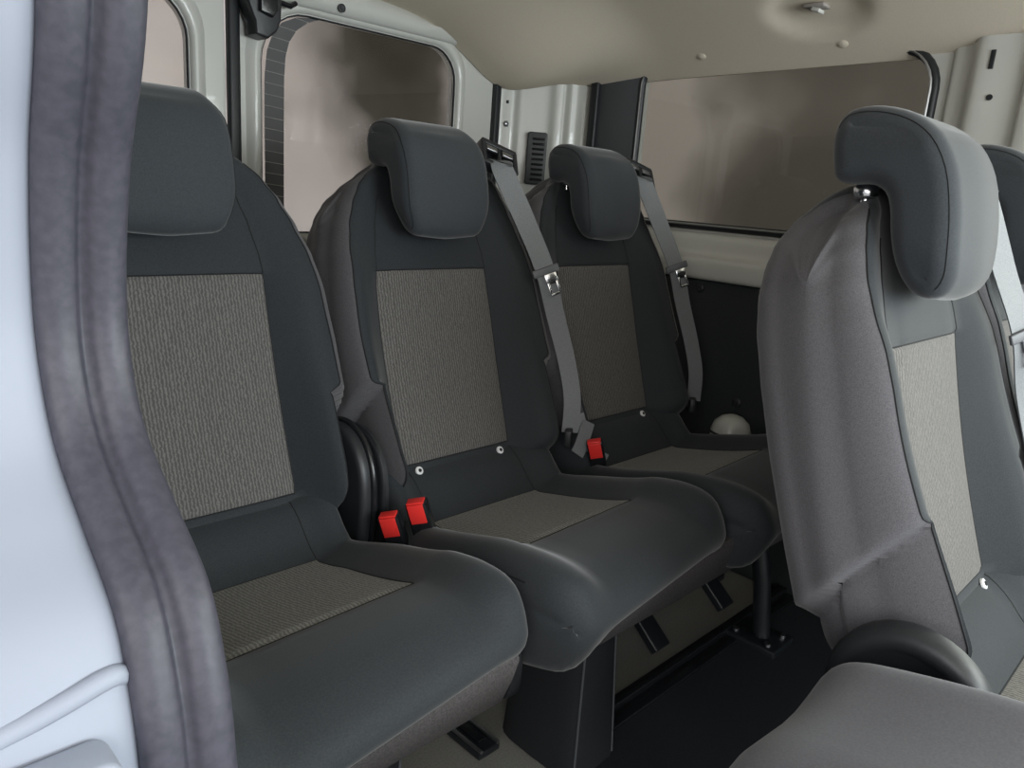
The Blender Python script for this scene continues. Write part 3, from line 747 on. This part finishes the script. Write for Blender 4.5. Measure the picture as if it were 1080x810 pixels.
# ceiling recess with coat hook
def ceil_at(x, y): return vault_y(x, y)
cxh, cyh = 1.700, .825
t = empty('coat_hook', (cxh, cyh, ceil_at(cxh, cyh) + .0), 'small grey plastic hook clip in the ceiling recess', 'hook')
g = Geo(); g.box((0, 0, -.003), (.040, .046, .008), 0, None, .003); g.build('hook_base', M['headliner_dark'], t)
g = Geo(); g.box((-.004, -.004, -.012), (.026, .020, .008), 0, Matrix.Rotation(.3, 3, 'X'), .002); q = g.build('hook_tab', M['white'], t); q['label'] = 'pale hook tab'
for k, (x, y) in enumerate([(1.795, 1.16), (1.80, .80)]):
    g = Geo(); g.lathe((x, y, ceil_at(x, y) + .002), (-.6, 0, -.8), [(.012, 0), (.012, .003), (.006, .005), (0, .005)], 16)
    tag(g.build('liner_clip', M['headliner']), ['round beige clip on the ceiling edge over the left part of the side window', 'round beige clip on the ceiling edge over the middle of the side window'][k], 'clip')
g = Geo(); g.lathe((1.085, YR - .031, 1.515), (0, -1, 0), [(.010, 0), (.010, .003), (.004, .004), (0, .002)], 16)
tag(g.build('rubber_plug', M['seal_black']), 'small black plug above the rear door window', 'plug')

# ================================================================== SEATS
def valance(parent, x0, x1):
    g = Geo(); prof = [(.562, .566), (.556, .555), (.566, .520), (.582, .480), (.590, .473), (.598, .482), (.584, .520), (.574, .552), (.58, .566)]
    g.prism([Vector(p) for p in prof], x0, x1, .003)
    return g.build('valance', M['valance'], parent)
def bench_frame(parent, x0, x1, legs, dy=0):
    for y in (.70, .98):
        g = Geo(); g.box(((x0 + x1) / 2, y, .468), (x1 - x0, .04, .03), 0, None, .006); g.build('frame_bar', M['black_metal'], parent)
def leg_cover(parent, x, wt=.13, wb=.18, lean=.06):
    # dark fabric-covered pedestal, front face with two pale piping lines
    g = Geo(); v = []; f = []; rows = 12; sec = 20
    for r in range(rows + 1):
        t = r / rows; z = .452 - (.452 - .152) * t; ww = (wt + (wb - wt) * t) / 2; cx = x + lean * t; yc = .70 + .04 * t; d = .075 + .02 * t
        for k in range(sec):
            a = 2 * math.pi * k / sec; ca, sa = math.cos(a), math.sin(a); e = 0.45
            v.append((cx + ww * math.copysign(abs(ca) ** e, ca), yc + d * math.copysign(abs(sa) ** e, sa), z))
    for r in range(rows):
        for k in range(sec): f.append((r * sec + k, r * sec + (k + 1) % sec, (r + 1) * sec + (k + 1) % sec, (r + 1) * sec + k))
    f.append(tuple(range(sec))); f.append(tuple(rows * sec + k for k in range(sec)))
    g.add(v, f); o = g.build('leg', M['mat'], parent)
    for kk in (13, 17):
        g = Geo(); g.tube([Vector(v[r * sec + kk]) + Vector((0, -.001, 0)) for r in range(rows + 1)], .0018, 6)
        q = g.build('piping', M['pale_seam'], o); q['label'] = 'thin grey piping line'
    return o
def metal_leg(parent, x, y0=.66, y1=.98):
    g = Geo()
    g.tube([(x, y0 - .01, .152), (x, y0 + .01, .30), (x, y0 + .05, .46)], .020, 10); g.tube([(x, y1 + .02, .152), (x, y1, .30), (x, y1 - .04, .46)], .018, 10)
    g.box((x, y0, .162), (.10, .13, .020), 0, None, .005); g.box((x, y1, .162), (.07, .10, .020), 0, None, .005)
    g.tube([(x, y0 + .02, .38), (x, y1 - .02, .24)], .012, 8)
    o = g.build('leg', M['black_metal'], parent)
    for dx, dyy in ((-.032, -.04), (.03, -.045), (-.03, .04)):
        g = Geo(); g.lathe((x + dx, y0 + dyy, .172), (0, 0, 1), [(.008, 0), (.008, .006), (0, .007)], 8)
        q = g.build('bolt', M['steel'], o); q['label'] = 'bright steel fixing bolt'
    return o

# --- rear row, single seat nearest the door
X1, X2, X3 = 0.433, 0.908, 1.384
FOOT = (0, 0, 0)
def rel(parent, loc):
    """parts were built in van coordinates; hang them on the Empty at the thing's base"""
    parent.location = loc
    for c in parent.children: c.location = c.location - Vector(loc) if False else c.location
def seat_root(name, label, cat, loc, shift=(0, 0, 0), group=None):
    o = empty(name, loc, label, cat, group); o['_s'] = 0; del o['_s']
    return o
def settle(root, shift):
    """move children so that van coordinates + shift hold although the root sits at its own base"""
    for c in root.children:
        c.location = Vector(shift) - root.location

s1 = seat_root('passenger_seat', 'single black van seat with grey woven centre nearest the white door pillar', 'seat', (X1, .8, FZ))
build_backrest(s1, X1, .225, .244); build_cushion(s1, X1, .235, .230, .95, .84, False); build_headrest(s1, X1 - .024)
valance(s1, X1 - .20, X1 + .19); bench_frame(s1, X1 - .19, X1 + .19, 0); leg_cover(s1, X1 + .02, .12, .13, .0)
metal_leg(s1, X1 - .17)
g = Geo(); g.prism(catmull([Vector(p) for p in [(.588, .53), (.584, .50), (.588, .474), (.600, .464), (.612, .474), (.618, .50), (.614, .53)]], 4), .640, .662, .005)
g.build('tilt_lever', M['black_plastic'], s1)
hinge_cover(s1, .640, .668, .0, .0)
build_buckle(s1, .668, .900, .612)
settle(s1, (0, 0, 0))

s2 = seat_root('rear_bench', 'double black van bench with grey woven centres beside the far side wall', 'bench', ((X2 + X3) / 2, .8, FZ))
for cx in (X2, X3):
    build_backrest(s2, cx, .216, .268, True); build_cushion(s2, cx, .236, .240, .86, .90); build_headrest(s2, cx - .010)
    build_belt(s2, cx)
valance(s2, X2 - .085, X3 + .24); bench_frame(s2, X2 - .18, X3 + .2, 0)
leg_cover(s2, .895, .095, .135, .05); metal_leg(s2, X3 + .17)
build_buckle(s2, .700, .873, .636); build_buckle(s2, 1.195, .915, .632)
hinge_cover(s2, .676, .690, -.01, -.005)
g = Geo(); g.box((1.36, .722, .165), (.90, .022, .022), 0, None, .004); g.box((1.36, .700, .158), (.90, .036, .008), 0, None, .003); g.build('cross_rail', M['gloss_black'], s2)
for sx in (1.255, 1.52):
    g = Geo(); g.box((sx, .83, .30), (.05, .26, .02), 0, Matrix.Rotation(math.radians(40), 3, 'X'), .004); g.build('strut', M['black_metal'], s2)
settle(s2, (0, 0, 0))

# --- middle row bench, same pattern of seat
XM = 1.100; DYM = -0.80
s3 = seat_root('middle_bench', 'grey sided van bench seen side on in front of the right end of the window', 'bench', (XM + .24, 0.0, FZ))
for cx in (XM, XM + .48):
    build_backrest(s3, cx, .232, .262, True); build_cushion(s3, cx, .232, .24, .9, .9); build_headrest(s3, cx - .048, y=1.066, half=.102, k=1.03, lift=.0)
    build_belt(s3, cx)
valance(s3, XM - .2, XM + .70); bench_frame(s3, XM - .2, XM + .68, 0)
metal_leg(s3, XM + .0); metal_leg(s3, XM + .60)
# round recliner cover on the outer side
g = Geo(); xs = XM - .235
g.lathe((xs + .003, .985, .600), (-1, 0, .05), [(.088, 0), (.088, .020), (.082, .028), (.070, .031), (.060, .022), (.052, .018), (.0, .018)], 40)
rc = g.build('recliner_cover', M['black_plastic'], s3)
settle(s3, (0, DYM, 0))

# --- folded outer seat of the middle row
s4 = seat_root('folded_seat', 'grey seat folded flat in the lower right corner', 'seat', (.64, -.10, FZ))
pts = [(.250, .50), (.256, .58), (.250, .625), (.228, .647), (.18, .662), (.10, .680), (.0, .695), (-.12, .70), (-.22, .69), (-.26, .64), (-.27, .58), (-.25, .53), (-.15, .50), (0, .49), (.15, .49)]
prof = catmull([Vector(p) for p in pts], 4)
o, V = pad('backrest', prof, lambda i: (.234, .234), .14, .055, lambda u, i, s: 0.010 * math.sin(u * 30) * 0.3, None, s4, [M['fold_cloth'], M['fold_cloth']], None, warp=lambda q, i, r: Vector((q.x + .60, q.y, q.z + .012 * math.exp(-((q.x - .24) / .05) ** 2))), side_mat=False,
           seams=[('seam', [('col', 4, 0, 30), ('col', 27, 0, 30)], .001, M['seam'])])
g = Geo(); g.box((.60, .0, .42), (.40, .46, .13), 0, None, .04); g.build('cushion', M['black_cloth'], s4)
metal_leg(s4, .46, -.15, .15); metal_leg(s4, .74, -.15, .15)
settle(s4, (0, 0, 0))

# --- floor rails and mat
g = Geo(); g.prism(rrect(.14, -1.3, 1.80, .685, .02), FZ, FZ + .006, 0, axis=0)
v = [Vector((p.y, p.z, p.x)) for p in g.v]; g.v = v
tag(g.build('floor_mat', M['mat'], None, smooth=False), 'black floor mat in front of the rear seats', 'mat')
def rail(x, label):
    t = empty('seat_rail', (x, .95, FZ), label, 'rail', None)
    g = Geo(); g.box((0, .14, .008), (.050, .60, .014), 0, None, .003); g.build('channel', M['black_metal'], t)
    for s in (-.02, .02):
        g = Geo(); g.tube([(s, -.16, .017), (s, .44, .017)], .0035, 8); q = g.build('rail_lip', M['steel'], t); q['label'] = 'bright steel rail lip'
    g = Geo(); g.box((0, .14, .018), (.018, .56, .005), 0, None, .001); g.build('slot_strip', M['gloss_black'], t)
rail(.824, 'black floor rail with bright lips under the gap between the left seats')

# ================================================================== OUTSIDE
g = Geo(); g.box((0, 0, -.40), (30, 30, .1)); struct(g.build('ground', M['ground']))
mr = mottled('mottled_rear', [(.30, (.060, .055, .044)), (.41, (.10, .092, .078)), (.47, (.34, .31, .29)), (.57, (.66, .60, .57)), (.75, (.80, .74, .72))], .9, (3.1, 0.0, 1.3), (-1.1, 0, -0.45, 4.25))
mf_ = mottled('mottled_side', [(.30, (.085, .080, .066)), (.44, (.12, .11, .092)), (.53, (.20, .185, .16)), (.64, (.34, .315, .28))], .9, (0.4, 5.2, 0.3), (0, 0.9, 0, -1.95))
g = Geo(); g.box((2.0, 4.6, 1.7), (9.0, .2, 4.2)); struct(g.build('wall_outside_rear', mr))
g = Geo(); g.box((4.8, .8, 1.7), (.2, 7.4, 4.2)); struct(g.build('wall_outside_far', mf_))
